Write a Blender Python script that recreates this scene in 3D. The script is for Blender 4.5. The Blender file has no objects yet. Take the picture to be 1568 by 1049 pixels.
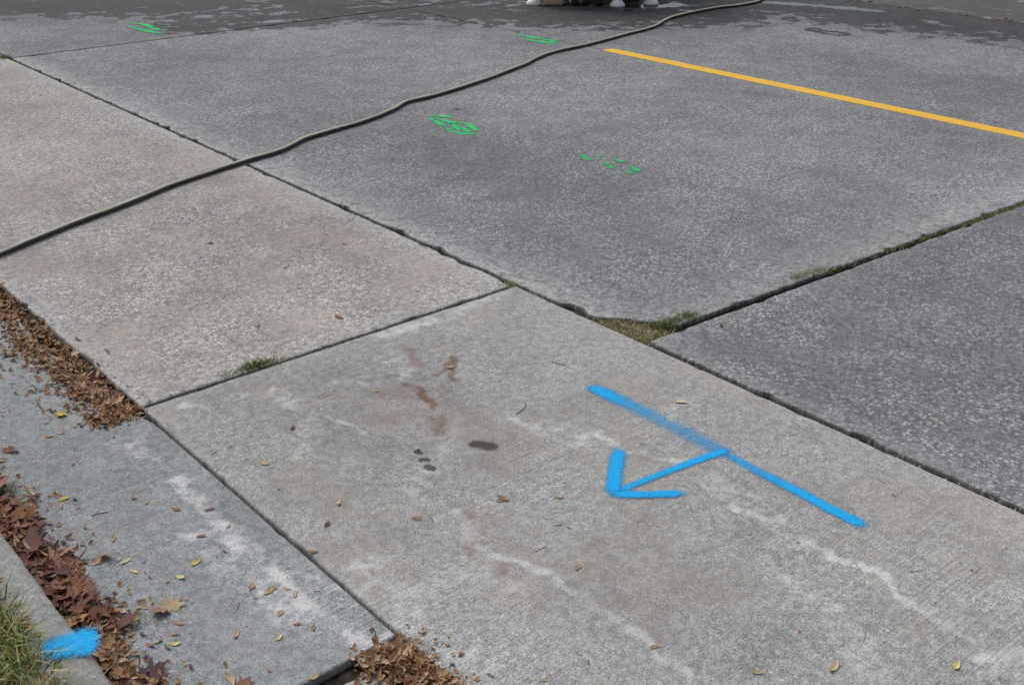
import bpy, math, random
import numpy as np
random.seed(7); np.random.seed(7)
scene=bpy.context.scene
# ---------------- survey: picture points -> metres on the ground -------------
F=1709.0; H=1.70; PITCH=math.radians(25.4); cp,sp=math.cos(PITCH),math.sin(PITCH)
TH=math.radians(40.46); sT,cT=math.sin(TH),math.cos(TH)
def P(u,v,z=0.0):
    x=(u-784)/F; y=-(v-524.5)/F
    t=(H-z)/(sp-cp*y)
    return (x*t,(cp+sp*y)*t,z)
def W(a,b,z=0.0): return (-sT*a+cT*b, cT*a+sT*b, z)   # road coords (a along, b across)
def AB(x,y): return (-sT*x+cT*y, cT*x+sT*y)
def PA(u,v,z=0.0):
    p=P(u,v,z); return AB(p[0],p[1])
def PL(pts): return np.array([PA(*p) for p in pts])

# ---------------- node helpers ----------------
DIM=['3D']
class NT:
    def __init__(s,mat):
        s.t=mat.node_tree; s.n=s.t.nodes; s.l=s.t.links
    def add(s,typ,**kw):
        n=s.n.new(typ)
        for k,v in kw.items(): setattr(n,k,v)
        return n
    def set(s,sock,v):
        if isinstance(v,bpy.types.NodeSocket): s.l.new(v,sock)
        else: sock.default_value=v
    def m(s,op,a,b=0.0,c=None,clamp=False):
        n=s.add('ShaderNodeMath',operation=op); n.use_clamp=clamp
        s.set(n.inputs[0],a); s.set(n.inputs[1],b)
        if c is not None: s.set(n.inputs[2],c)
        return n.outputs[0]
    def mix(s,f,a,b,blend='MIX'):
        n=s.add('ShaderNodeMix',data_type='RGBA',blend_type=blend)
        s.set(n.inputs[0],f)
        for i,v in ((6,a),(7,b)):
            if not isinstance(v,bpy.types.NodeSocket) and len(v)==3: v=(*v,1)
            s.set(n.inputs[i],v)
        return n.outputs[2]
    def noise(s,vec,scale,detail=4,rough=0.55,dist=0.0):
        n=s.add('ShaderNodeTexNoise',noise_dimensions=DIM[0]); s.set(n.inputs['Vector'],vec)
        n.inputs['Scale'].default_value=scale; n.inputs['Detail'].default_value=detail
        n.inputs['Roughness'].default_value=rough; n.inputs['Distortion'].default_value=dist
        return n.outputs['Fac']
    def vor(s,vec,scale,rand=1.0):
        n=s.add('ShaderNodeTexVoronoi',voronoi_dimensions=DIM[0]); s.set(n.inputs['Vector'],vec)
        n.inputs['Scale'].default_value=scale; n.inputs['Randomness'].default_value=rand
        return n
    def ss(s,v,lo,hi):
        n=s.add('ShaderNodeMapRange',interpolation_type='SMOOTHSTEP')
        s.set(n.inputs[0],v); n.inputs[1].default_value=lo; n.inputs[2].default_value=hi
        return n.outputs[0]
    def sep(s,c):
        n=s.add('ShaderNodeSeparateColor'); s.l.new(c,n.inputs[0]); return n.outputs
    def attr(s,name):
        return s.add('ShaderNodeAttribute',attribute_name=name)
def newmat(name):
    m=bpy.data.materials.new(name); m.use_nodes=True
    b=m.node_tree.nodes['Principled BSDF']
    return m,NT(m),b
def road_vec(t):
    tc=t.add('ShaderNodeTexCoord')
    mp=t.add('ShaderNodeMapping'); mp.inputs['Rotation'].default_value=(0,0,-TH)
    t.l.new(tc.outputs['Object'],mp.inputs['Vector'])
    return mp.outputs[0]
def vscale(t,v,sc):
    n=t.add('ShaderNodeVectorMath',operation='MULTIPLY'); t.l.new(v,n.inputs[0]); n.inputs[1].default_value=sc
    return n.outputs[0]

def concrete(name,base,stone,dark,agg=0.8,broom=0.0,blotch=0.25,seed=0.0,tint=(0.30,0.24,0.18),tintamt=0.2,cover=0.62,dim='2D',vs=1.0,gritc=1.6,gain=1.0):
    DIM[0]=dim
    m,t,b=newmat(name)
    v0=road_vec(t)
    ad=t.add('ShaderNodeVectorMath',operation='ADD'); t.l.new(v0,ad.inputs[0]); ad.inputs[1].default_value=(seed,seed*1.7,seed*.3)
    v=ad.outputs[0]
    big=t.noise(v,0.9,3,0.6); mid=t.noise(v,5,4,0.65); fine=t.noise(v,34,4,0.75); grit=t.noise(v,210,2,0.7)
    col=t.mix(t.ss(fine,.36,.64),dark,base)
    V1=t.vor(v,58*vs); c1=t.sep(V1.outputs['Color'])
    st1=t.m('MULTIPLY',t.ss(c1[0],cover,cover+.08),t.m('SUBTRACT',1.0,t.ss(V1.outputs['Distance'],.22,.52)))
    V2=t.vor(v,115*vs); c2=t.sep(V2.outputs['Color'])
    st2=t.m('MULTIPLY',t.ss(c2[1],cover+.02,cover+.12),t.m('SUBTRACT',1.0,t.ss(V2.outputs['Distance'],.22,.52)))
    pit=t.m('MULTIPLY',t.m('SUBTRACT',1.0,t.ss(c2[2],.20,.32)),t.m('SUBTRACT',1.0,t.ss(V2.outputs['Distance'],.25,.55)))
    expo=t.ss(t.noise(v,3.4,4,.7),.30,.62)
    expo=t.m('MULTIPLY_ADD',expo,.75,.3)
    stones=t.m('MAXIMUM',st1,t.m('MULTIPLY',st2,.85))
    stonecol=t.mix(c1[1],stone,tuple(x*.66 for x in stone))
    col=t.mix(t.m('MULTIPLY',t.m('MULTIPLY',stones,expo),agg,clamp=True),col,stonecol)
    col=t.mix(t.m('MULTIPLY',t.m('MULTIPLY',pit,expo),agg*.85,clamp=True),col,tuple(x*.50 for x in dark))
    g=t.m('MULTIPLY_ADD',t.m('SUBTRACT',grit,.5),gritc,1.0)
    def mulc(c,f):
        n=t.add('ShaderNodeVectorMath',operation='SCALE'); t.l.new(c,n.inputs[0]); t.set(n.inputs[3],f); return n.outputs[0]
    col=mulc(col,g)
    col=t.mix(t.m('MULTIPLY',t.ss(t.noise(v,1.9,4,.7),.44,.66),tintamt),col,tint)
    bl=t.m('ADD',t.m('MULTIPLY_ADD',t.m('SUBTRACT',big,.5),blotch*2.2,gain),t.m('MULTIPLY',t.m('SUBTRACT',mid,.5),blotch*2.2))
    col=mulc(col,bl)
    height=t.m('ADD',t.m('MULTIPLY',stones,.5*agg),t.m('MULTIPLY',grit,.6))
    if broom>0:
        bv=vscale(t,v,(2.2,110,1)); br=t.noise(bv,1.0,3,.65)
        zone=t.ss(t.noise(v,1.7,2,.5),.47,.60)
        brz=t.m('MULTIPLY',t.m('SUBTRACT',br,.5),t.m('MULTIPLY_ADD',zone,.95,.08))
        col=mulc(col,t.m('MULTIPLY_ADD',brz,broom*1.5,1.0))
        height=t.m('ADD',height,t.m('MULTIPLY',brz,broom*3))
    A1=t.sep(t.attr('m1').outputs['Color']); A2=t.sep(t.attr('m2').outputs['Color'])
    n1=t.noise(v,14,5,.75,.4)
    nn=t.m('ADD',t.m('MULTIPLY',n1,.6),t.m('MULTIPLY',fine,.4))
    wf=t.ss(t.m('ADD',A1[0],t.m('MULTIPLY',t.m('SUBTRACT',nn,.5),3.2)),.20,1.35)
    wf=t.m('MULTIPLY',wf,t.ss(A1[0],.0,.70))
    wf=t.m('MULTIPLY',wf,t.m('MULTIPLY_ADD',t.ss(mid,.38,.56),.50,.50))
    wf=t.m('MULTIPLY',wf,t.m('MULTIPLY_ADD',t.m('SUBTRACT',grit,.5),2.4,1.0))
    col=t.mix(t.m('MULTIPLY',wf,.95,clamp=True),col,(.60,.60,.59))
    ef=t.m('MULTIPLY',A2[2],t.ss(nn,.34,.62))
    col=t.mix(t.m('MULTIPLY',ef,.70,clamp=True),col,(.48,.475,.46))
    rf=t.ss(t.m('ADD',A1[1],t.m('MULTIPLY',t.m('SUBTRACT',nn,.5),3.0)),.10,1.5)
    rf=t.m('MULTIPLY',rf,t.ss(A1[1],.0,.7))
    rf=t.m('MULTIPLY',rf,t.m('MULTIPLY_ADD',t.m('SUBTRACT',grit,.5),2.0,1.0))
    col=t.mix(t.m('MULTIPLY',rf,.88,clamp=True),col,(.165,.088,.052))
    of=t.ss(t.m('ADD',A1[2],t.m('MULTIPLY',t.m('SUBTRACT',fine,.5),1.0)),.30,.80)
    col=t.mix(t.m('MULTIPLY',of,.84),col,(.033,.030,.028))
    col=mulc(col,t.m('MAXIMUM',t.m('MULTIPLY_ADD',A2[0],1.0,.5),.03))
    wn=t.m('ADD',A2[1],t.m('MULTIPLY',t.m('SUBTRACT',mid,.5),1.6))
    wet=t.m('MULTIPLY',t.ss(wn,.80,1.05),t.ss(A2[1],.05,.3))
    damp=t.m('MULTIPLY',t.ss(wn,.12,.34),t.ss(A2[1],.02,.2))
    col=mulc(col,t.m('SUBTRACT',1.0,t.m('MULTIPLY',damp,.72)))
    col=mulc(col,t.m('SUBTRACT',1.0,t.m('MULTIPLY',wet,.3)))
    t.l.new(col,b.inputs['Base Color'])
    rg=t.m('SUBTRACT',.92,t.m('ADD',t.m('MULTIPLY',wet,.60),t.m('MULTIPLY',damp,.06))); t.l.new(rg,b.inputs['Roughness'])
    b.inputs['Specular IOR Level'].default_value=.28
    bp=t.add('ShaderNodeBump'); bp.inputs['Distance'].default_value=.0032
    t.l.new(t.m('MULTIPLY_ADD',wet,-.66,.8),bp.inputs['Strength'])
    t.l.new(height,bp.inputs['Height']); t.l.new(bp.outputs[0],b.inputs['Normal'])
    DIM[0]='3D'
    return m

# ---------------- stain polylines (road coordinates) ----------------
WHITE=[ (PL([(590,512),(625,505),(662,490)]),.035,1.0),
 (PL([(505,640),(535,650),(560,662)]),.018,.9),(PL([(275,620),(300,622)]),.03,.85),
 (PL([(780,640),(830,668),(880,672),(922,660)]),.020,.90),(PL([(905,660),(960,690),(1030,707),(1075,700)]),.018,.9),
 (PL([(1085,745),(1120,775),(1180,800)]),.022,1.0),
 (PL([(1230,830),(1290,855),(1340,870),(1390,925),(1440,955),(1500,992)]),.020,1.0),(PL([(1280,855),(1340,872)]),.022,1.2),(PL([(1505,1005),(1568,1000)]),.020,1.4),
 (PL([(700,785),(722,805),(718,832),(780,858),(840,880)]),.020,1.05),(PL([(715,805),(718,832)]),.022,1.3),
 (PL([(840,880),(900,920),(960,960),(1010,1000),(1060,1030)]),.025,.8),
 (PL([(270,735),(335,805),(430,885),(480,935),(545,980)]),.034,.85),(PL([(335,800),(370,840)]),.03,1.0),
 (PL([(530,970),(560,985),(590,978)]),.03,1.0),
 (PL([(300,820),(400,905),(470,960)]),.09,.6),
 (PL([(430,880),(540,905),(640,930)]),.03,.55),
 (PL([(520,585),(600,590),(640,560)]),.04,.65),(PL([(350,610),(380,605)]),.03,.8),
 (PL([(1200,880),(1280,940),(1330,1020)]),.06,.6),(PL([(620,760),(680,700),(700,640)]),.06,.55),
 (PL([(640,900),(720,880),(800,900)]),.07,.65),(PL([(560,860),(640,960),(740,1030)]),.08,.6),
 (PL([(1080,730),(1150,770),(1220,830)]),.06,.6),(PL([(820,650),(900,680)]),.07,.6),
 (PL([(1400,920),(1480,960),(1560,1040)]),.07,.6),(PL([(420,600),(480,640),(460,700)]),.06,.6),
 (PL([(230,700),(200,680)]),.06,.65),(PL([(600,500),(700,480),(760,450)]),.06,.65) ]
RUST=[ (PL([(690,545),(688,565),(695,580)]),.017,1.2),(PL([(618,588),(650,602),(665,622)]),.020,1.35),(PL([(690,560),(670,575)]),.014,1.1),
 (PL([(665,640),(680,660)]),.042,.95),(PL([(630,535),(640,560)]),.04,.8),(PL([(715,790),(722,850)]),.03,.75),
 (PL([(765,870),(770,880)]),.035,.85),(PL([(600,600),(680,600)]),.10,.62),(PL([(560,640),(720,640),(760,720)]),.18,.48),
 (PL([(930,900),(1000,960)]),.12,.46),(PL([(760,830),(820,900)]),.12,.45),(PL([(1100,900),(1200,980)]),.15,.34) ]
OIL=[ (PL([(728,680),(752,684)]),.026,1.2),(PL([(640,691),(645,693)]),.010,1.3),(PL([(648,703),(656,704)]),.011,1.3),
 (PL([(655,714),(664,717)]),.013,1.4),(PL([(643,703),(644,706)]),.007,1.1),(PL([(738,552),(752,554)]),.05,.44),
 (PL([(1366,758),(1371,760)]),.014,.6),(PL([(320,373),(322,374)]),.016,1.2),(PL([(1075,500),(1080,520)]),.02,.5) ]
WET=[ (PL([(315,38),(400,33),(470,30),(570,16)]),.40,.76),(PL([(395,35),(430,32),(465,30)]),.08,1.15),(PL([(560,4),(700,4),(860,12),(1040,10)]),1.0,.80),
 (PL([(950,11),(1040,9)]),.20,1.3),
 (PL([(1170,4),(1260,10),(1350,18)]),.14,1.3),(PL([(1385,28),(1430,36),(1480,44)]),.20,.88),(PL([(1480,46),(1540,52)]),.16,.88),(PL([(1250,47),(1290,53)]),.08,1.0),
 (PL([(1180,0),(1568,18)]),.9,.74),(PL([(1330,22),(1568,44)]),.8,.58),(PL([(0,6),(300,8)]),.8,.56),(PL([(0,-20),(600,-25),(1568,-30)]),1.6,.6)]
def dist(p,pl):
    d=np.full(len(p),1e9)
    for i in range(len(pl)-1):
        A=pl[i];B=pl[i+1];AB_=B-A;L=max((AB_**2).sum(),1e-9)
        t=np.clip(((p-A)@AB_)/L,0,1)
        q=A+t[:,None]*AB_
        d=np.minimum(d,np.sqrt(((p-q)**2).sum(1)))
    return d
def warp(p,amp):
    x,y=p[:,0],p[:,1]
    wx=np.sin(x*31+2*np.sin(y*23))*.6+np.sin(y*57+x*19)*.4+np.sin(x*113-y*87)*.25
    wy=np.sin(y*29+2*np.sin(x*21+1))*.6+np.sin(x*61-y*17)*.4+np.sin(x*97+y*101)*.25
    return p+np.stack([wx,wy],1)*amp
def field(p,lst,wamp=0.0):
    m=np.zeros(len(p))
    pw=warp(p,wamp) if wamp else p
    for pl,w,s in lst:
        lo=pl.min(0)-3*w-.05; hi=pl.max(0)+3*w+.05
        k=np.where(((p>lo)&(p<hi)).all(1))[0]
        if len(k)==0: continue
        m[k]=np.maximum(m[k],s*np.exp(-(dist(pw[k],pl)/w)**2))
    return m
def wob(x,amp,seed):
    r=np.random.RandomState(seed); o=np.zeros_like(x)
    for wl,am in ((1.3,.9),(.45,.8),(.17,.6),(.07,.5),(.03,.4),(.014,.25)):
        o+=am*np.sin(x*2*math.pi/wl*(1+.2*r.rand())+r.rand()*6.28)
    return o*amp/2.0
def chips(x,n,seed,depth,lo,hi):
    r=np.random.RandomState(seed); o=np.zeros_like(x)
    for i in range(n):
        c=lo+(hi-lo)*r.rand(); w=.008+.035*r.rand(); o=np.maximum(o,depth*r.rand()*np.exp(-((x-c)/w)**2))
    return o
road=bpy.data.objects.new('concrete_road',None); scene.collection.objects.link(road)
def obj_from(name,verts,faces,mat,parent=None,smooth=False):
    me=bpy.data.meshes.new(name); me.from_pydata(verts,[],faces); me.update()
    o=bpy.data.objects.new(name,me); scene.collection.objects.link(o)
    if mat: me.materials.append(mat)
    if parent: o.parent=parent
    if smooth: me.shade_smooth()
    return o
def slab(name,a0,a1,b0,b1,res,mat,gaps=(.005,.005,.005,.005),z=0.,tone=None,parent=road,amp=.002,chipd=.010,edgew=.06,edges=(.6,.6,.6,.6),b0f=None,b1f=None,a0f=None,a1f=None,seed=1,skirt=.07):
    LA,LB=a1-a0,b1-b0
    na=max(2,int(LA/res)); nb=max(2,int(LB/res))
    e=.006
    S=np.concatenate([[0,0,e/LA],np.linspace(0,1,na+1)[1:-1],[1-e/LA,1,1]])
    T=np.concatenate([[0,0,e/LB],np.linspace(0,1,nb+1)[1:-1],[1-e/LB,1,1]])
    ns,nt=len(S),len(T)
    an=a0+S*LA; bn=b0+T*LB
    B0=b0+gaps[2]+np.abs(wob(an,amp,seed))+chips(an,int(LA*5),seed+11,chipd,a0,a1)
    B1=b1-gaps[3]-np.abs(wob(an,amp,seed+1))-chips(an,int(LA*5),seed+12,chipd,a0,a1)
    A0=a0+gaps[0]+np.abs(wob(bn,amp,seed+2))+chips(bn,int(LB*5),seed+13,chipd,b0,b1)
    A1=a1-gaps[1]-np.abs(wob(bn,amp,seed+3))-chips(bn,int(LB*5),seed+14,chipd,b0,b1)
    if b0f: B0=B0+b0f(an)
    if b1f: B1=B1+b1f(an)
    if a0f: A0=A0+a0f(bn)
    if a1f: A1=A1+a1f(bn)
    SS,TT=np.meshgrid(S,T,indexing='ij')
    b=B0[:,None]*(1-TT)+B1[:,None]*TT
    a=A0[None,:]*(1-SS)+A1[None,:]*SS
    Z=np.zeros_like(a)+z
    Z[1,:]-=.005; Z[-2,:]-=.005; Z[:,1]-=.005; Z[:,-2]-=.005
    Z=np.maximum(Z,z-.005)
    Z[0,:]=Z[-1,:]=z-skirt; Z[:,0]=Z[:,-1]=z-skirt
    zf=Z.ravel()
    a=a.ravel(); b=b.ravel()
    X=-sT*a+cT*b; Y=cT*a+sT*b
    verts=np.stack([X,Y,zf],1)
    idx=np.arange(ns*nt).reshape(ns,nt)
    f=np.stack([idx[:-1,:-1],idx[:-1,1:],idx[1:,1:],idx[1:,:-1]],-1).reshape(-1,4)
    me=bpy.data.meshes.new(name)
    me.vertices.add(len(verts)); me.vertices.foreach_set('co',verts.ravel())
    me.loops.add(len(f)*4); me.loops.foreach_set('vertex_index',f.ravel())
    me.polygons.add(len(f)); me.polygons.foreach_set('loop_start',np.arange(0,len(f)*4,4)); me.polygons.foreach_set('loop_total',np.full(len(f),4))
    me.update(); me.validate()
    if me.polygons[len(f)//2].normal.z<0: me.flip_normals()
    p=np.stack([a,b],1)
    m1=np.zeros((len(p),4)); m1[:,3]=1; m2=m1.copy()
    m1[:,0]=field(p,WHITE,.010); m1[:,1]=field(p,RUST,.014); m1[:,2]=np.clip(field(p,OIL,.004),0,1)
    tn=np.clip(tone(a,b) if tone else .5+0*a,0,1)
    # tone lowered on the arris, near black down the joint walls
    tn=np.where(zf<z-.02,-.9,np.where(zf<z-.002,tn-.42,tn))
    m2[:,0]=tn
    m2[:,1]=np.clip(field(p,WET,.02),0,1.4)
    ed=np.zeros(len(p))
    for k,dd in enumerate((a-a0,a1-a,b-b0,b1-b)):
        ed=np.maximum(ed,edges[k]*np.exp(-(np.maximum(dd,0)/edgew)**1.5))
    m2[:,2]=np.where(zf<z-.002,0,ed)
    for nm,arr in (('m1',m1),('m2',m2)):
        c=me.color_attributes.new(nm,'FLOAT_COLOR','POINT'); c.data.foreach_set('color',arr.ravel())
    me.materials.append(mat)
    o=bpy.data.objects.new(name,me); scene.collection.objects.link(o)
    if parent: o.parent=parent
    return o
G=lambda x,c,w: np.exp(-((x-c)/w)**2)
matA=concrete('concrete_warm_aggregate',(.355,.338,.315),(.61,.595,.57),(.21,.198,.182),agg=.90,blotch=.26,seed=3,tint=(.335,.275,.23),tintamt=.42,cover=.58,gain=1.0)
matB=concrete('concrete_broomed',(.372,.367,.353),(.55,.545,.53),(.262,.257,.246),agg=.62,broom=.38,blotch=.22,seed=11,tint=(.325,.285,.235),tintamt=.38,cover=.66,vs=1.15,gritc=1.9,gain=.99)
matG=concrete('concrete_gutter_cool',(.305,.318,.326),(.45,.465,.47),(.215,.225,.23),agg=.52,broom=.55,blotch=.24,seed=19,tint=(.29,.28,.25),tintamt=.25,cover=.70,vs=1.15,gritc=1.8,gain=.98)
matC=concrete('concrete_worn_grey',(.200,.203,.208),(.47,.47,.47),(.120,.122,.127),agg=.84,blotch=.26,seed=29,tint=(.23,.225,.22),tintamt=.2,cover=.57,gain=1.04)
matK=concrete('concrete_kerb',(.38,.38,.37),(.52,.51,.49),(.27,.265,.25),agg=.4,broom=.1,blotch=.3,seed=41,tint=(.28,.24,.18),tintamt=.3,cover=.72,dim='3D')

toneA=lambda a,b: .50+.05*G(a,3.4,.5)-.05*G(b,2.2,.25)*1+.02
toneB=lambda a,b: .50-.06*G(b,1.5,.4)*G(a,2.5,.6)+.03*G(a,1.0,.8)
toneC=lambda a,b: .55-.14*G(b,3.7,.62)*(.6+.4*G(a,5,2.2))+.09*G(b,5.0,.5)-.08*G(b,6.1,.25)+.02*G(a,5.3,.8)
toneD=lambda a,b: .47-.07*G(b,3.7,.6)+.02*G(b,2.8,.2)
toneF=lambda a,b: .52-.10*G(b,7.4,.5)-.08*G(b,9.3,.5)
toneFar=lambda a,b: .46-.08*G(b,3.7,.6)
L3,L1,LY,LF,LG=1.115,2.685,6.38,10.08,11.65
slab('parking_slab_pebble',3.12,9.07,L3,L1,.018,matA,gaps=(.005,.008,.006,.009),tone=toneA,edgew=.09,seed=100,amp=.004,chipd=.016,edges=(.45,.3,.7,.85))
slab('parking_slab_broomed',-2.4,3.12,L3,L1,.0105,matB,gaps=(.005,.006,.0028,.009),tone=toneB,edgew=.05,seed=120,amp=.0015,chipd=.006,edges=(.3,.6,.05,.25))
slab('parking_slab',9.07,15.7,L3,L1,.06,matA,tone=toneA,seed=140)
slab('parking_slab',-9,-2.4,L3,L1,.08,matB,tone=toneB,seed=150)
sk=lambda b: .0*b -.045*(b-2.69)
def corner(a): return np.clip(2.70-a,0,.30)*.75*1.0 + .03*G(a,2.78,.05)
slab('lane_slab',2.43,9.07,L1,LY,.02,matC,gaps=(.009,.006,.006,.004),tone=toneC,edgew=.13,seed=160,amp=.006,chipd=.026,edges=(.6,.2,.95,.2),b0f=corner,a0f=sk)
slab('lane_slab',-4.2,2.43,L1,LY,.02,matC,gaps=(.005,.012,.011,.004),tone=toneD,edgew=.07,seed=180,amp=.006,chipd=.020,edges=(.2,.45,.45,.2),a1f=sk)
slab('lane_slab',9.07,15.7,L1,LY,.035,matC,gaps=(.012,.006,.008,.01),tone=toneFar,seed=200)
slab('lane_slab',2.4,9.07,LY,LF,.04,matC,gaps=(.008,.008,.008,.016),tone=toneF,seed=220,edges=(.3,.3,.1,.5))
slab('lane_slab',-4.2,2.4,LY,LF,.04,matC,gaps=(.008,.008,.008,.012),tone=toneF,seed=230,edges=(.3,.3,.1,.5))
slab('lane_slab',9.07,15.7,LY,LF,.05,matC,gaps=(.012,.008,.012,.012),tone=toneF,seed=240)
slab('parking_slab',2.4,9.07,LF,LG,.04,matB,gaps=(.01,.01,.015,.01),tone=toneF,seed=250)
slab('parking_slab',-4.2,2.4,LF,LG,.04,matB,gaps=(.01,.01,.015,.01),tone=toneF,seed=260)
slab('parking_slab',9.07,15.7,LF,LG,.06,matB,tone=toneF,seed=270)
for k,(x0,x1) in enumerate([(15.7,22.3),(22.3,28.9),(28.9,45),(-10.8,-4.2),(-30,-10.8)]):
    for j,(y0,y1) in enumerate([(L1,LY),(LY,LF),(LF,LG)]):
        slab('lane_slab',x0,x1,y0,y1,.25,matC,tone=toneF,seed=300+10*k+j)
for k,(x0,x1) in enumerate([(15.7,28.9),(28.9,45),(-30,-9)]):
    slab('parking_slab',x0,x1,L3,L1,.25,matA,tone=toneA,seed=400+k)
gut=bpy.data.objects.new('concrete_gutter',None); scene.collection.objects.link(gut)
KB=.52
def gcut(a): return -.065/(1+np.exp(-(a-3.10)/.03))*(1+.25*np.sin(a*17)) 
toneG=lambda a,b: .5-.05*G(b,.6,.15)+.05*G(b,1.0,.1)
slab('gutter_pan',1.70,6.2,KB,L3,.011,matG,gaps=(.008,.006,.0,.0028),tone=toneG,parent=gut,seed=500,amp=.0012,chipd=.004,edges=(.1,.1,0,.1),b1f=gcut)
slab('gutter_pan',-2.5,1.70,KB,L3,.015,matK,gaps=(.0,.03,.0,.09),z=-.012,parent=gut,seed=510,amp=.003,chipd=.01)
slab('gutter_pan',6.2,45,KB,L3,.1,matG,parent=gut,seed=520)
slab('gutter_pan',-30,-2.5,KB,L3,.1,matG,parent=gut,seed=530)
slab('gutter_pan',-30,45,LG,LG+.6,.15,matG,parent=gut,seed=540)
def kerb(name,a0,a1,bf,side,step=.02,seed=0):
    prof=[(0,-.05),(0.0,.095),(.004,.112),(.012,.122),(.026,.129),(.06,.131),(.10,.131),(.14,.129),(.15,.12),(.15,-.05)]
    n=int((a1-a0)/step)+1; A=np.linspace(a0,a1,n); vs=[]
    wv=wob(A,.0030,seed)
    for i,a in enumerate(A):
        for j,(d,z) in enumerate(prof):
            q=(wv[i]*(1 if j<5 else .3)); zz=z-(abs(q)*.8 if 0<j<5 else 0)
            vs.append(W(a,bf+side*(d+q),zz))
    m_=len(prof); fs=[]
    for i in range(n-1):
        for j in range(m_-1):
            q=[i*m_+j,i*m_+j+1,(i+1)*m_+j+1,(i+1)*m_+j]
            fs.append(q if side>0 else q[::-1])
    fs.append(list(range(m_))); fs.append([(n-1)*m_+j for j in range(m_)][::-1])
    o=obj_from(name,vs,fs,matK)
    nv=len(vs); arr=np.zeros((nv,4)); arr[:,3]=1
    c=o.data.color_attributes.new('m1','FLOAT_COLOR','POINT'); c.data.foreach_set('color',arr.ravel())
    arr[:,0]=.5; c=o.data.color_attributes.new('m2','FLOAT_COLOR','POINT'); c.data.foreach_set('color',arr.ravel())
    return o
kr=bpy.data.objects.new('concrete_kerb',None); scene.collection.objects.link(kr)
for k,(x0,x1,st) in enumerate([(-30,-1.2,.3),(-1.19,4.8,.012),(4.81,10.8,.04),(10.81,45,.3)]):
    kerb('kerb_stone',x0,x1,KB,-1,st,k).parent=kr
kf=bpy.data.objects.new('concrete_kerb',None); scene.collection.objects.link(kf)
kerb('kerb_stone',-30,45,LG+.605,1,.3,9).parent=kf

m,t,b=newmat('soil'); v=road_vec(t)
c=t.mix(t.ss(t.noise(v,30,4,.7),.35,.65),(.018,.015,.012),(.06,.048,.035)); c=t.mix(t.ss(t.noise(v,1.5,3,.6),.55,.7),c,(.03,.04,.015))
t.l.new(c,b.inputs['Base Color']); b.inputs['Roughness'].default_value=1; b.inputs['Specular IOR Level'].default_value=.05
matSoil=m
obj_from('ground',[(-400,-400,-.020),(400,-400,-.020),(400,400,-.020),(-400,400,-.020)],[(0,1,2,3)],matSoil)
m,t,b=newmat('turf'); v=road_vec(t)
c=t.mix(t.ss(t.noise(v,25,4,.7),.35,.65),(.035,.03,.018),(.09,.10,.04)); c=t.mix(t.ss(t.noise(v,3,4,.6),.45,.65),c,(.13,.105,.06))
t.l.new(c,b.inputs['Base Color']); b.inputs['Roughness'].default_value=1
matTurf=m
obj_from('grass_verge',[W(-60,-40,.10),W(-60,KB-.152,.10),W(90,KB-.152,.10),W(90,-40,.10)],[(0,1,2,3)][::1],matTurf)
obj_from('grass_verge',[W(-60,LG+.757,.10),W(-60,60,.10),W(90,60,.10),W(90,LG+.757,.10)],[(0,1,2,3)],matTurf)

# ---------------- blades: grass & joint weeds ----------------
def colmat(name,rough=.8):
    m,t,b=newmat(name)
    a=t.attr('Col'); v=t.add('ShaderNodeTexCoord').outputs['Object']
    n=t.noise(v,120,3,.6)
    f=t.add('ShaderNodeVectorMath',operation='SCALE'); t.l.new(a.outputs['Color'],f.inputs[0]); t.l.new(t.m('MULTIPLY_ADD',n,.9,.55),f.inputs[3])
    t.l.new(f.outputs[0],b.inputs['Base Color']); b.inputs['Roughness'].default_value=rough; b.inputs['Specular IOR Level'].default_value=.25
    return m
matBlade=colmat('grass_blade'); matLeaf=colmat('dry_leaf',.7)
class Acc:
    def __init__(s): s.v=[];s.f=[];s.c=[]
    def add(s,vs,fs,col):
        o=len(s.v); s.v+=vs; s.f+=[tuple(i+o for i in f) for f in fs]; s.c+=[(*col,1)]*len(vs)
    def build(s,name,mat):
        o=obj_from(name,s.v,s.f,mat)
        c=o.data.color_attributes.new('Col','FLOAT_COLOR','POINT'); c.data.foreach_set('color',np.array(s.c).ravel())
        return o
def blade(acc,x,y,z,h,w,col,lean=.6):
    an=random.uniform(0,6.28); dx,dy=math.cos(an),math.sin(an); l=h*lean*random.uniform(.2,1.3)
    la=random.uniform(0,6.28); lx,ly=math.cos(la)*l,math.sin(la)*l
    acc.add([(x-dx*w,y-dy*w,z),(x+dx*w,y+dy*w,z),(x+dx*w*.7+lx*.4,y+dy*w*.7+ly*.4,z+h*.6),(x-dx*w*.7+lx*.4,y-dy*w*.7+ly*.4,z+h*.6),(x+lx,y+ly,z+h*random.uniform(.7,1))],
            [(0,1,2,3),(3,2,4)],col)
GR=[(.16,.20,.04),(.22,.25,.07),(.33,.29,.13),(.42,.35,.19),(.12,.16,.035),(.26,.30,.08)]
g=Acc()
for i in range(40000):
    a=random.uniform(.6,3.2); bb=KB-.10-abs(random.gauss(0,.16)) if random.random()<.78 else random.uniform(-.5,.38)
    if bb>KB-.15 and random.random()<.35+.3*math.sin(a*14): continue
    x,y,_=W(a,bb); h=random.uniform(.018,.065); c=random.choice(GR)
    blade(g,x,y,.10,h+(.03 if bb>KB-.15 else 0),random.uniform(.0012,.0028),c,1.2)
for i in range(9000):
    a=random.uniform(3.2,9); bb=KB-.14-abs(random.gauss(0,.5)); x,y,_=W(a,bb)
    blade(g,x,y,.10,random.uniform(.02,.06),.003,random.choice(GR),1.0)
g.build('grass',matBlade)
wd=Acc()
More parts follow.
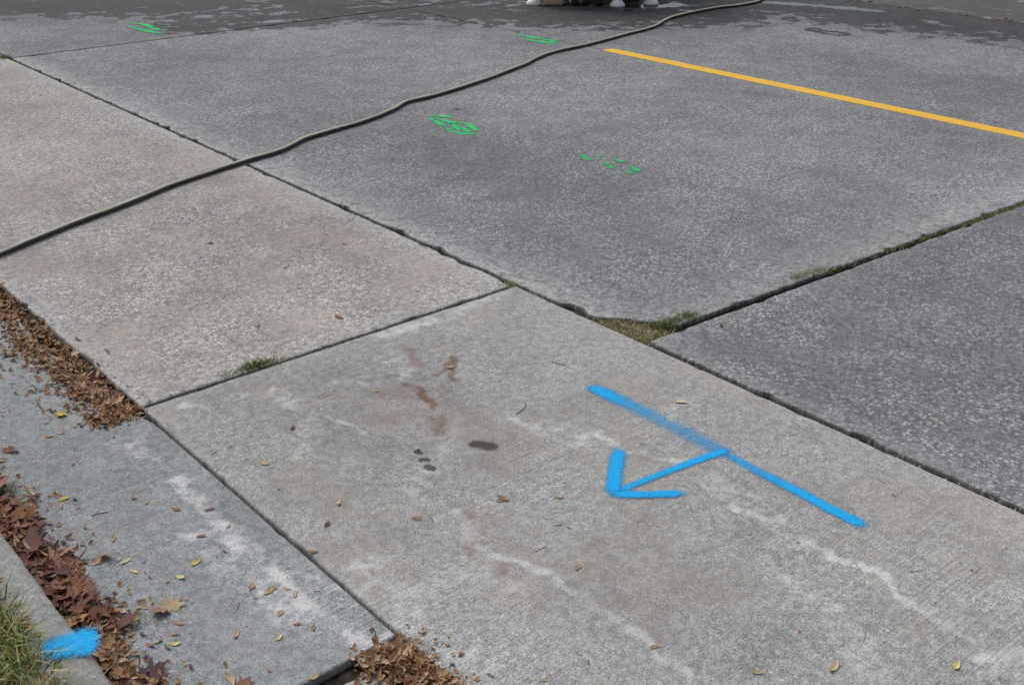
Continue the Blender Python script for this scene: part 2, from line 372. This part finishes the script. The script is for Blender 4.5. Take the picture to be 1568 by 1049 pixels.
MOSS=[(.11,.16,.03),(.16,.20,.05),(.20,.22,.07),(.08,.12,.03)]; STRAW=[(.40,.34,.20),(.48,.43,.28),(.30,.25,.14)]
def weeds(pts,n,w,h,cols,z=-.019):
    pl=[P(*p) for p in pts]
    cl=[(random.randrange(max(1,len(pl)-1)),random.random()) for _ in range(max(3,n//45))]
    for i in range(n):
        if random.random()<.55:
            k,tt=random.choice(cl); tt=min(1,max(0,tt+random.gauss(0,.03)))
        else: k=random.randrange(len(pl)-1); tt=random.random()
        A=pl[k];B=pl[min(k+1,len(pl)-1)]
        x=A[0]+(B[0]-A[0])*tt+random.gauss(0,w); y=A[1]+(B[1]-A[1])*tt+random.gauss(0,w)
        blade(wd,x,y,z,h*random.uniform(.5,1.3)-z*.95,.0018,random.choice(cols),.9)
weeds([(335,577),(370,568),(405,557),(432,549)],600,.010,.012,MOSS+STRAW)
weeds([(375,566),(415,552)],360,.011,.020,MOSS)
weeds([(920,490),(960,498),(1000,512),(985,525)],2300,.036,.003,STRAW+STRAW+MOSS[:2])
weeds([(960,505),(1010,505)],900,.03,.003,STRAW)
weeds([(1000,500),(1035,490),(1062,482)],1300,.015,.013,MOSS)
weeds([(1062,482),(1140,455),(1210,430)],1800,.010,.005,MOSS+MOSS+STRAW[:1])
weeds([(1205,430),(1240,418),(1268,411)],1200,.014,.010,MOSS+STRAW[:1])
weeds([(1262,413),(1400,365),(1568,312)],3200,.012,.005,MOSS+MOSS+STRAW)
weeds([(765,436),(785,439)],340,.016,.008,MOSS+STRAW)
weeds([(785,439),(900,490),(1000,530)],500,.008,.003,STRAW+MOSS)
weeds([(0,88),(14,90)],180,.018,.03,MOSS)
weeds([(430,549),(600,500),(770,437)],500,.005,.0,MOSS+STRAW)
weeds([(20,92),(380,252),(770,434)],800,.006,-.002,STRAW+MOSS)
weeds([(1000,530),(1568,780)],250,.008,-.008,STRAW)
weeds([(0,745),(12,765)],160,.012,.025,MOSS+STRAW)
wd.build('joint_weeds',matBlade)

# ---------------- leaves ----------------
lf=Acc()
TAN=[(.42,.29,.15),(.50,.38,.22),(.38,.22,.11),(.30,.16,.08)]
BRN=[(.26,.12,.06),(.33,.17,.08),(.17,.085,.05),(.38,.24,.13),(.22,.13,.08),(.45,.33,.20)]
MAR=[(.14,.055,.042),(.20,.09,.06),(.25,.13,.085),(.11,.05,.045)]
YEL=[(.60,.52,.20),(.56,.50,.30),(.55,.43,.10)]
def xf(pts,x,y,z,yaw,tx,ty):
    cy,sy=math.cos(yaw),math.sin(yaw); o=[]
    for px,py,pz in pts:
        pz2=pz+px*math.sin(ty)+py*math.sin(tx)
        o.append((x+px*cy-py*sy,y+px*sy+py*cy,z+pz2))
    return o
def leaflet(x,y,z,L,wd_,col,yaw=None,tilt=.12,curl=.15):
    if yaw is None: yaw=random.uniform(0,6.28)
    ns=6; pts=[];fs=[]
    bend=random.uniform(-.15,.15)*L; cu=random.uniform(.3,1)*curl*L
    for i in range(ns+1):
        t=i/ns; w=wd_*.5*math.sin(math.pi*min(1,t**.8))**.8*random.uniform(.85,1.1); px=(t-.5)*L; by=bend*math.sin(math.pi*t)
        zz=cu*(2*t-1)**2
        pts+= [(px,by-w,zz+w*.35),(px,by,zz),(px,by+w,zz+w*.35)]
    for i in range(ns):
        for j in (0,1):
            fs.append((i*3+j,i*3+j+1,i*3+j+4,i*3+j+3))
    vs=xf(pts,x,y,z,yaw,random.uniform(-tilt,tilt),random.uniform(-tilt,tilt))
    lo=min(p[2] for p in vs)
    vs=[(p[0],p[1],p[2]+z+.001-lo) for p in vs]
    lf.add(vs,fs,col)
def maple(x,y,z,R,col,tilt=.25):
    prof=[(0,1.0),(12,.62),(22,.7),(32,.45),(48,.92),(62,.55),(75,.5),(95,.72),(110,.5),(135,.42),(160,.35),(180,.08)]
    full=prof+[(360-a,r) for a,r in prof[-2:0:-1]]
    k1,k2,k3=random.uniform(-.5,.5),random.uniform(-.5,.5),random.uniform(.1,.6); ph=random.uniform(0,6.28)
    rings=[(0,0,0)]; n=len(full)
    def zf(px,py): 
        r2=(px*px+py*py)/(R*R); an=math.atan2(py,px)
        return R*(k3*.6*r2+k1*.25*r2*math.sin(2*an+ph)+k2*.15*r2*math.sin(3*an))
    for fr in (.5,1):
        for a,r in full:
            rr=R*r*fr*random.uniform(.88,1.08); an=math.radians(a); px,py=rr*math.cos(an),rr*math.sin(an)
            rings.append((px,py,zf(px,py)))
    fs=[(0,1+i,1+(i+1)%n) for i in range(n)]+[(1+i,1+n+i,1+n+(i+1)%n,1+(i+1)%n) for i in range(n)]
    vs=xf(rings,x,y,z,random.uniform(0,6.28),random.uniform(-tilt,tilt),random.uniform(-tilt,tilt))
    lo=min(p[2] for p in vs)
    vs=[(p[0],p[1],p[2]+z+.001-lo) for p in vs]
    lf.add(vs,fs,col)
def stick(x,y,z,L,yaw,col,r=.0012):
    pts=[];fs=[];n=5;be=random.uniform(-.10,.10)*L
    for i in range(n):
        t=i/(n-1);px=(t-.5)*L;by=be*math.sin(math.pi*t*random.uniform(.9,1.1))
        pts+=[(px,by-r,.0008),(px,by,.0008+r*1.6),(px,by+r,.0008)]
    for i in range(n-1):
        for j in (0,1): fs.append((i*3+j,i*3+j+1,i*3+j+4,i*3+j+3))
    lf.add(xf(pts,x,y,z,yaw,0,0),fs,col)
def pile(plab,n,w,h,cols,smin=.012,smax=.04,z0=0,big=0,bigcols=MAR,bigR=(.025,.05)):
    plab=np.array(plab)
    for i in range(n+big):
        k=random.randrange(len(plab)-1); t=random.random(); c=plab[k]*(1-t)+plab[k+1]*t
        ww=w*(1+.45*math.sin(c[0]*21)+.25*math.sin(c[0]*47))
        da,db=random.gauss(0,w),random.gauss(0,ww)
        x,y,_=W(c[0]+da,c[1]+db)
        q=math.exp(-(db/w)**2*.5); z=z0+random.random()*h*q
        if (c[1]+db)<KB+.005: continue
        if i<n: leaflet(x,y,z,random.uniform(smin,smax),random.uniform(.005,.014),random.choice(cols),tilt=.7,curl=.3)
        else: maple(x,y,z+.003,random.uniform(*bigR),random.choice(bigcols),tilt=.5)
pile([PA(-60,420),PA(0,480),PA(40,530)],900,.030,.018,BRN+TAN,z0=-.012,smax=.032,big=25,bigcols=BRN,bigR=(.015,.03))
pile([PA(30,525),PA(90,570),PA(140,610),PA(190,632)],1700,.034,.020,BRN+TAN+BRN,z0=-.012,smin=.008,smax=.032,big=45,bigcols=BRN,bigR=(.012,.03))
pile([PA(150,645),PA(200,634)],420,.028,.016,BRN+TAN,z0=-.008,smin=.008,smax=.032)
pile([(4.4,1.085),(3.2,1.085)],900,.022,.012,BRN+TAN+MAR,z0=-.018,smin=.008,smax=.03)
pile([(4.4,1.07),(8,1.07)],1200,.03,.02,BRN+TAN,z0=-.01)
pile([PA(0,515),PA(60,575),PA(130,640)],260,.07,.003,BRN+TAN,smin=.006,smax=.03)
pile([(2.95,KB+.06),(2.5,KB+.065),(2.15,KB+.06)],800,.032,.03,BRN+MAR,smax=.045,big=130,bigcols=MAR+MAR+BRN[:2],bigR=(.022,.048))
pile([(2.25,KB+.06),(1.95,KB+.05),(1.75,KB+.03)],900,.026,.03,BRN+TAN,big=35,bigcols=BRN,bigR=(.02,.035))
pile([(2.9,KB+.10),(1.9,KB+.10)],260,.06,.003,BRN+TAN,smin=.006,smax=.028)
pile([(3.0,KB+.05),(8,KB+.05)],1500,.04,.02,BRN+TAN,big=80)
pile([(1.7,KB+.04),(-1,KB+.04)],400,.04,.02,BRN+TAN,big=30)
pile([PA(600,995),PA(640,1020),PA(700,1060)],1000,.026,.018,BRN+TAN+TAN,z0=-.014,smin=.008,smax=.032,big=12,bigcols=BRN,bigR=(.012,.026))
pile([PA(560,1018),PA(600,1000)],300,.020,.016,BRN+TAN,z0=-.014,smin=.008,smax=.03,big=6,bigcols=BRN,bigR=(.015,.025))
pile([PA(610,975),PA(720,1045)],60,.035,.001,BRN+TAN,smin=.005,smax=.015)
def lp(u,v,L,w,col,yaw=None,z=0): 
    x,y,_=P(u,v,z); leaflet(x,y,z,L,w,col,yaw,tilt=.1,curl=.2)
for u,v,L,cs in [(93,636,.05,YEL),(97,765,.035,YEL),(192,861,.035,YEL),(205,875,.03,YEL),(300,862,.032,YEL),(362,972,.035,TAN),(425,977,.028,YEL),
  (480,962,.026,TAN),(410,906,.034,TAN),(430,940,.026,TAN),(452,910,.03,BRN),(416,903,.03,TAN),(520,486,.05,BRN),(405,710,.035,TAN),(1043,617,.050,YEL),(500,804,.03,MAR),(637,796,.035,TAN),
  (1465,1020,.035,YEL),(1275,1022,.045,TAN),(1160,1030,.035,TAN),(1003,991,.03,BRN),(855,762,.03,TAN),(447,656,.035,MAR),(396,500,.035,MAR),(320,781,.035,BRN),(272,955,.03,TAN),
  (175,826,.03,TAN),(385,898,.03,BRN),(480,846,.03,BRN),(520,770,.035,TAN),(885,870,.03,BRN),(225,770,.02,TAN),(75,668,.03,BRN),(18,690,.045,BRN),(10,545,.05,BRN),(120,520,.04,BRN),
  (270,780,.03,MAR),(425,748,.025,TAN),(308,822,.03,MAR),(268,985,.03,YEL),(276,884,.03,YEL),(440,902,.02,TAN),(345,845,.02,BRN),(350,1043,.05,BRN),(480,1037,.03,TAN),(570,965,.02,MAR),
  (1105,500,.03,MAR),(205,762,.03,TAN),(700,168,.05,MAR),(640,690,.02,MAR),(575,600,.02,TAN),(770,765,.04,TAN)]:
    lp(u,v,L*.95,L*random.uniform(.28,.45),random.choice(cs))
x,y,_=P(93,637); maple(x,y,0,.022,(.62,.50,.05))
for u,v,R,c in [(262,932,.048,(.38,.29,.17)),(228,1036,.055,(.07,.035,.04)),(240,1045,.045,(.09,.04,.045)),(372,1048,.03,(.2,.09,.05)),(690,562,.022,(.40,.24,.15)),(515,486,.018,(.25,.12,.07)),(404,707,.016,(.45,.32,.20)),(15,690,.03,(.2,.1,.06))]:
    x,y,_=P(u,v); maple(x,y,0,R,c,tilt=.1)
def scatter(n,a0,a1,b0,b1,smin,smax,cols,thin=.4):
    for i in range(n):
        x,y,_=W(random.uniform(a0,a1),random.uniform(b0,b1)); L=random.uniform(smin,smax)
        leaflet(x,y,0,L,L*random.uniform(.2,thin),random.choice(cols),tilt=.1,curl=.2)
scatter(50,1.75,4.5,KB+.05,1.08,.008,.024,BRN+TAN+YEL[:1]+MAR)
scatter(160,1.75,4.5,KB+.05,1.08,.003,.009,BRN+MAR)
scatter(26,.4,3.1,1.2,2.6,.007,.018,BRN+TAN+MAR)
scatter(240,.4,3.1,1.2,2.6,.002,.007,BRN+MAR)
scatter(30,3.2,8,1.2,2.6,.01,.025,BRN+MAR)
scatter(60,0,9,2.75,6.3,.010,.026,BRN+MAR)
scatter(80,0,14,6.4,11,.02,.05,BRN+MAR)
scatter(90,2,9,9.95,10.2,.03,.08,MAR)
scatter(160,2,14,LG+.3,LG+.58,.03,.07,BRN+MAR)
for i in range(220):
    x,y,_=W(random.uniform(.8,3.2),random.uniform(.0,.42)); leaflet(x,y,.13,random.uniform(.02,.05),.014,random.choice(BRN+TAN),tilt=.5)
for i in range(34):
    x,y,_=W(random.uniform(1.9,2.5),random.uniform(.39,.45)); leaflet(x,y,.131,random.uniform(.012,.04),.012,random.choice(BRN+TAN),tilt=.2)
for i in range(70):
    x,y,_=W(random.uniform(.6,4.5),random.uniform(.6,2.6)); stick(x,y,0,random.uniform(.012,.038),random.uniform(0,6.28),random.choice(BRN+MAR),.0006)
for (u0,v0,u1,v1) in [(225,625,238,655),(790,635,806,618),(845,555,868,560),(760,768,780,768),(140,790,165,785),(570,960,575,972)]:
    A=P(u0,v0);B=P(u1,v1); stick((A[0]+B[0])/2,(A[1]+B[1])/2,0,math.dist(A,B),math.atan2(B[1]-A[1],B[0]-A[0]),(.12,.09,.06),.001)
lf.build('fallen_leaves',matLeaf)

# ---------------- paint ----------------
def paintmat(name,col,col2,soft=.5,core=.35,maxa=.94,lo=.02,hi=.85):
    DIM[0]='2D'
    m,t,b=newmat(name)
    v=road_vec(t); uv=t.add('ShaderNodeUVMap',uv_map='UV'); s=t.add('ShaderNodeSeparateXYZ'); t.l.new(uv.outputs[0],s.inputs[0])
    op=t.sep(t.attr('op').outputs['Color'])
    d=t.m('MULTIPLY',t.m('ABSOLUTE',t.m('SUBTRACT',s.outputs[1],.5)),2.0)
    n=t.noise(v,190,3,.7); n2=t.noise(v,26,4,.65)
    V=t.vor(v,115); c3=t.sep(V.outputs['Color'])
    pit=t.m('MULTIPLY',t.ss(c3[2],.6,.8),t.m('SUBTRACT',1.0,t.ss(V.outputs['Distance'],.2,.5)))
    e=t.m('SUBTRACT',1.0,t.ss(t.m('ADD',d,t.m('MULTIPLY',t.m('SUBTRACT',n2,.5),.30)),core,1.0))
    den=t.m('MULTIPLY',e,op[0])
    grain=t.m('SUBTRACT',t.m('MULTIPLY',t.m('SUBTRACT',n,.5),soft*2),t.m('MULTIPLY',pit,soft*.6))
    al=t.m('MULTIPLY',t.ss(t.m('ADD',den,grain),lo,hi),maxa)
    al=t.m('MULTIPLY',al,t.ss(e,.0,.25))
    c=t.mix(t.ss(t.m('ADD',t.m('SUBTRACT',n,t.m('MULTIPLY',pit,.35)),t.m('MULTIPLY',den,.25)),.35,.8),col2,col)
    t.l.new(c,b.inputs['Base Color']); t.l.new(al,b.inputs['Alpha']); b.inputs['Roughness'].default_value=.8; b.inputs['Specular IOR Level'].default_value=.2
    bp=t.add('ShaderNodeBump'); bp.inputs['Distance'].default_value=.003; bp.inputs['Strength'].default_value=.8
    t.l.new(n,bp.inputs['Height']); t.l.new(bp.outputs[0],b.inputs['Normal'])
    DIM[0]='3D'
    return m
zc=[.0016]
def stroke(name,pts,widths,ops,mat,parent=None,z=0,inab=False,sub=14,endsoft=.12):
    zc[0]+=.00035
    if zc[0]>.005: zc[0]=.002
    pl=np.array([ (W(*p)[:2] if inab else P(p[0],p[1],z)[:2]) for p in pts]); n=len(pl)
    tt=np.linspace(0,n-1,(n-1)*sub+1); q=[]
    for x in tt:
        i=min(int(x),n-2); f=x-i
        p0=pl[max(i-1,0)];p1=pl[i];p2=pl[i+1];p3=pl[min(i+2,n-1)]
        q.append(.5*((2*p1)+(-p0+p2)*f+(2*p0-5*p1+4*p2-p3)*f*f+(-p0+3*p1-3*p2+p3)*f**3))
    q=np.array(q); wd_=np.interp(tt,np.linspace(0,n-1,len(widths)),widths); oo=np.interp(tt,np.linspace(0,n-1,len(ops)),ops)
    tg=np.gradient(q,axis=0); tg/=np.linalg.norm(tg,axis=1)[:,None]+1e-9; nr=np.stack([-tg[:,1],tg[:,0]],1)
    vs=[];fs=[];uvs=[]; m_=len(q)
    for i in range(m_):
        for s_ in (-1,1):
            p=q[i]+nr[i]*s_*wd_[i]*.5; vs.append((p[0],p[1],z+zc[0])); uvs.append((i/(m_-1),(s_+1)/2))
    for i in range(m_-1): fs.append((2*i,2*i+2,2*i+3,2*i+1))
    o=obj_from(name,vs,fs,mat,parent)
    if o.data.polygons[0].normal.z<0: o.data.flip_normals()
    ul=o.data.uv_layers.new(name='UV')
    for l in o.data.loops: ul.data[l.index].uv=uvs[l.vertex_index]
    seg=np.r_[0,np.cumsum(np.linalg.norm(np.diff(q,axis=0),axis=1))]
    ends=np.minimum(seg,seg[-1]-seg)/(endsoft*.25)
    c=o.data.color_attributes.new('op','FLOAT_COLOR','POINT')
    arr=np.zeros((2*m_,4)); arr[:,0]=np.repeat(oo*np.clip(ends,0,1),2); arr[:,3]=1; c.data.foreach_set('color',arr.ravel())
    return o
blue=paintmat('blue_spray_paint',(.010,.41,.85),(.02,.30,.62),soft=.5,core=.0,lo=.0,hi=1.0)
green=paintmat('green_spray_paint',(.03,.58,.17),(.06,.38,.15),soft=1.1,core=.0,lo=.05,hi=1.1)
yellow=paintmat('yellow_line_paint',(.80,.47,.06),(.60,.36,.09),soft=1.0,core=.76,maxa=.97)
def E(n):
    e=bpy.data.objects.new(n,None); scene.collection.objects.link(e); return e
ba=E('blue_arrow_marking')
stroke('long_line',[(898,589),(925,602),(960,619),(1020,648),(1085,682),(1125,704)],[.090,.105,.125,.135,.125,.09],[1.6,1.15,.70,.50,.56,.7],blue,ba,endsoft=.2)
stroke('long_line',[(1100,690),(1160,722),(1220,752),(1270,779),(1332,810)],[.055,.074,.070,.064,.074],[.7,.80,1.15,1.35,1.6],blue,ba,endsoft=.2)
stroke('shaft',[(1122,687),(1060,708),(1000,731),(932,758)],[.060,.052,.048,.050],[1.6,1.25,1.05,1.2],blue,ba,endsoft=.2)
stroke('barb',[(949,683),(943,715),(937,763)],[.068,.074,.068],[1.2,1.35,1.5],blue,ba,endsoft=.2)
stroke('barb',[(928,757),(990,758),(1058,756)],[.062,.058,.064],[1.6,1.25,1.15],blue,ba,endsoft=.2)
bk=E('blue_kerb_marking')
stroke('kerb_paint',[(158,979),(120,986),(92,992),(50,1002)],[.125,.13,.13,.11],[1.9,1.9,1.5,.6],blue,bk,z=.131,endsoft=.12)
def greenmark(strokes,w,op,nm='green_spray_marking'):
    e=E(nm)
    for s_ in strokes: stroke('paint_stroke',s_,[w,w*.7,w*1.1,w*.8],[op,op*.7,op*1.15,op*.75],green,e,sub=8,endsoft=.2)
greenmark([[(653,179),(672,179),(698,182)],[(653,181),(668,188),(682,196)],[(661,180),(682,187),(706,191)],[(680,195),(700,204),(735,206)],[(690,187),(716,191),(733,203)],[(684,184),(706,202)],[(700,193),(722,205)]],.075,1.25)
greenmark([[(885,236),(900,243)],[(903,239),(928,241)],[(888,240),(908,248)],[(936,244),(960,251)],[(964,254),(980,266)],[(926,252),(942,260)],[(948,262),(976,267)],[(925,247),(932,255)]],.080,1.15)
greenmark([[(786,54),(808,57),(836,61)],[(800,60),(825,65),(858,68)],[(826,59),(855,66)]],.13,1.15)
greenmark([[(194,37),(216,38),(236,43)],[(196,41),(216,47),(250,53)],[(222,41),(246,48)]],.115,1.1)
yl=E('yellow_center_line')
stroke('line_paint',[(6.36,6.405),(3.5,6.405),(1,6.40),(-3,6.41),(-12,6.40)],[.135],[1.6],yellow,yl,inab=True,sub=60)

# ---------------- hose ----------------
m,t,b=newmat('hose_rubber'); uv=t.add('ShaderNodeUVMap',uv_map='UV'); s=t.add('ShaderNodeSeparateXYZ'); t.l.new(uv.outputs[0],s.inputs[0])
v=t.add('ShaderNodeTexCoord').outputs['Object']; n=t.noise(v,3,3,.6); n2=t.noise(v,90,4,.6)
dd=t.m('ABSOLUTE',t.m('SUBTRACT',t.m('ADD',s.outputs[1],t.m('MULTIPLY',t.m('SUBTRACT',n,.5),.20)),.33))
sheen_band=t.m('SUBTRACT',1.0,t.ss(dd,.055,.10))  # overcast sheen on the upper camera side, painted in as a tan stripe
c=t.mix(sheen_band,(.026,.026,.021),(.50,.46,.33)); c=t.mix(t.m('MULTIPLY',t.ss(n2,.45,.7),.30),c,(.13,.12,.09))
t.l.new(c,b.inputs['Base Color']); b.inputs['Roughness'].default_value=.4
bp=t.add('ShaderNodeBump'); bp.inputs['Distance'].default_value=.002; t.l.new(n2,bp.inputs['Height']); t.l.new(bp.outputs[0],b.inputs['Normal'])
hosemat=m
hp=[(-260,470),(-120,440),(0,393),(60,368),(130,340),(200,314),(262,288),(330,265),(385,248),(430,234),(465,217),(500,206),(560,188),(600,172),(622,160),(655,152),(700,139),(750,122),(800,103),(822,92),(850,82),(900,71),(960,55),(1000,44),(1030,29),(1090,16),(1130,11),(1160,5),(1175,-4),(1230,-25)]
pl=np.array([P(u,v_)[:2] for u,v_ in hp]); n=len(pl); sub=16; q=[]
for x in np.linspace(0,n-1,(n-1)*sub+1):
    i=min(int(x),n-2); f=x-i; p0=pl[max(i-1,0)];p1=pl[i];p2=pl[i+1];p3=pl[min(i+2,n-1)]
    q.append(.5*((2*p1)+(-p0+p2)*f+(2*p0-5*p1+4*p2-p3)*f*f+(-p0+3*p1-3*p2+p3)*f**3))
q=np.array(q); tg=np.gradient(q,axis=0); tg/=np.linalg.norm(tg,axis=1)[:,None]; nr=np.stack([-tg[:,1],tg[:,0]],1)
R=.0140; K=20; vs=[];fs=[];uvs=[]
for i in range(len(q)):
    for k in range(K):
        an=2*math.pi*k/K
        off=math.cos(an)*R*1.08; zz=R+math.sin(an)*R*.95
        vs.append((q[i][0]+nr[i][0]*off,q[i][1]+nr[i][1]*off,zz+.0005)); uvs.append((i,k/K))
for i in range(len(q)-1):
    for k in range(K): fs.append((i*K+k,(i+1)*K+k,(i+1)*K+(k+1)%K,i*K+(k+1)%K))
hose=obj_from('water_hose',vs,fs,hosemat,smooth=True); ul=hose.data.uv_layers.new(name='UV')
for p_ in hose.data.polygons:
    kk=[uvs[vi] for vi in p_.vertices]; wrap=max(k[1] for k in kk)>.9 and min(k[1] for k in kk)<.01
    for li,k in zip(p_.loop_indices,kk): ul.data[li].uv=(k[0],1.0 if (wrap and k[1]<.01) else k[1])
import bmesh

# ---------------- compressor trailer in the background ----------------
def simple(name,col,rough=.5,metal=0):
    m,t,b=newmat(name); v=t.add('ShaderNodeTexCoord').outputs['Object']
    c=t.mix(t.m('MULTIPLY',t.ss(t.noise(v,9,6,.7),.45,.75),.5),col,tuple(x*.45+.02 for x in col))
    t.l.new(c,b.inputs['Base Color']); b.inputs['Roughness'].default_value=rough; b.inputs['Metallic'].default_value=metal; return m
mW=simple('white_enamel',(.70,.70,.68),.4); mT=simple('tyre_rubber',(.022,.022,.022),.85); mD=simple('dark_steel',(.04,.04,.042),.6,.3)
mS=simple('galvanised_steel',(.42,.42,.42),.45,.7); mR=simple('red_lens',(.4,.02,.015),.3); mO=simple('dusty_rubber',(.36,.27,.21),.7)
tr=E('compressor_trailer'); cx,cy,_=P(908,13); tr.location=(cx,cy+.10,0); tr.rotation_euler=(0,0,math.radians(-4))
def box(nm,x0,x1,y0,y1,z0,z1,mat,bev=.02):
    bm=bmesh.new(); r=bmesh.ops.create_cube(bm,size=1)
    for v_ in bm.verts: v_.co=((x0+x1)/2+v_.co.x*(x1-x0),(y0+y1)/2+v_.co.y*(y1-y0),(z0+z1)/2+v_.co.z*(z1-z0))
    bmesh.ops.bevel(bm,geom=bm.edges[:],offset=bev,segments=3,affect='EDGES',profile=.5)
    me=bpy.data.meshes.new(nm); bm.to_mesh(me); bm.free(); me.materials.append(mat)
    o=bpy.data.objects.new(nm,me); scene.collection.objects.link(o); o.parent=tr; return o
def lathe(nm,prof,mat,loc,axis='X',seg=40):
    vs=[];fs=[]; m_=len(prof)
    for i in range(seg):
        an=2*math.pi*i/seg
        for x,r in prof:
            p=(x,r*math.cos(an),r*math.sin(an)) if axis=='X' else (r*math.cos(an),r*math.sin(an),x)
            vs.append((p[0]+loc[0],p[1]+loc[1],p[2]+loc[2]))
    for i in range(seg):
        for j in range(m_-1): fs.append((i*m_+j,i*m_+j+1,((i+1)%seg)*m_+j+1,((i+1)%seg)*m_+j))
    o=obj_from(nm,vs,fs,mat,tr,True)
    bm=bmesh.new(); bm.from_mesh(o.data); bmesh.ops.recalc_face_normals(bm,faces=bm.faces); bm.to_mesh(o.data); bm.free(); return o
TP=[(-.085,.17),(-.09,.24),(-.08,.285),(-.05,.30),(-.025,.302),(-.02,.294),(.02,.294),(.025,.302),(.05,.30),(.08,.285),(.09,.24),(.085,.17)]
for sx in (-1,1):
    lathe('tyre',TP,mT,(sx*.42-.02,.42,.302))
    lathe('rim',[(-.05,.0),(-.05,.06),(-.03,.10),(-.06,.165),(-.08,.175),(.08,.175),(.06,.165),(.03,.10),(.05,.06),(.05,0)],mW,(sx*.42-.02,.42,.302))
    vs=[];fs=[]
    for i in range(15):
        an=math.pi*i/14; 
        for dx in (-.12,.12): 
            for r in (.36,.372): vs.append((sx*.42-.02+dx,.42+math.cos(an)*r,.302+math.sin(an)*r))
    for i in range(14):
        k=i*4; fs+=[(k,k+2,k+6,k+4),(k+1,k+5,k+7,k+3),(k,k+4,k+5,k+1),(k+2,k+3,k+7,k+6)]
    obj_from('fender',vs,fs,mW,tr)
    box('tail_light',sx*.50-.05,sx*.50+.05,-.03,.0,.50,.56,mR,.008)
for xx,yy in ((-.57,.05),(.24,.0),(-.16,.25),(.57,.15)):
    lathe('jack_leg',[(.02,.035),(.42,.035)],mW,(xx,yy,0),axis='Z',seg=16)
    lathe('jack_foot',[(.0,.0),(.0,.07),(.02,.075),(.06,.045),(.07,0)],mW,(xx,yy,0.001),axis='Z',seg=20)
for jx in (-.17,-.06,.07):
    lathe('jockey_wheel_tyre',[(-.03,.05),(-.035,.085),(-.02,.10),(.02,.10),(.035,.085),(.03,.05)],mT,(jx,.05,.101))
box('jockey_bracket',-.05,.01,.02,.08,.12,.42,mD,.01)
box('wheel_chock',-.48,-.28,-.02,.12,.002,.08,mO,.03)
box('chassis',-.50,.50,.02,2.2,.40,.48,mD); box('bumper',-.62,.62,-.06,.02,.42,.52,mD)
box('axle',-.35,.32,.39,.45,.28,.34,mD,.01)
box('tank',-.28,.28,.5,1.7,.14,.38,mD,.07)
box('canopy',-.55,.55,.03,1.9,.485,1.25,mW,.08)
box('grille',-.40,.40,.012,.026,.65,1.05,mD,.005)
for k in range(7): box('louvre',-.38,.38,.002,.010,.68+k*.05,.70+k*.05,mS,.002)
box('drawbar',-.04,.04,2.2,3.3,.40,.47,mD,.01)
box('lifting_bail',-.03,.03,.9,1.0,1.24,1.33,mS,.01)

# ---------------- light & camera ----------------
w=bpy.data.worlds.new('World'); scene.world=w; w.use_nodes=True
nt=w.node_tree; bg=nt.nodes['Background']; sky=nt.nodes.new('ShaderNodeTexSky'); sky.sky_type='NISHITA'; sky.sun_disc=False
EL=math.radians(50); AZ=math.radians(-50)
sky.sun_elevation=EL; sky.sun_rotation=AZ; sky.dust_density=3; sky.air_density=1
hs=nt.nodes.new('ShaderNodeHueSaturation'); hs.inputs['Saturation'].default_value=.42
nt.links.new(sky.outputs[0],hs.inputs['Color']); nt.links.new(hs.outputs[0],bg.inputs['Color']); bg.inputs['Strength'].default_value=.15
sl=bpy.data.lights.new('sun','SUN'); sl.energy=1.3; sl.angle=math.radians(18); sl.color=(1,.985,.955)
so=bpy.data.objects.new('sun',sl); scene.collection.objects.link(so)
from mathutils import Vector
d=Vector((math.sin(AZ)*math.cos(EL),math.cos(AZ)*math.cos(EL),math.sin(EL)))
so.rotation_euler=d.to_track_quat('Z','Y').to_euler(); so.location=(0,0,20)
cam=bpy.data.cameras.new('camera'); co=bpy.data.objects.new('camera',cam); scene.collection.objects.link(co)
cam.lens=36*F/1568; cam.sensor_width=36; cam.clip_end=2000; cam.clip_start=.05
co.location=(0,0,H); co.rotation_euler=(math.pi/2-PITCH,0,0)
scene.camera=co
scene.view_settings.view_transform='Standard'; scene.view_settings.look='None'; scene.view_settings.exposure=0
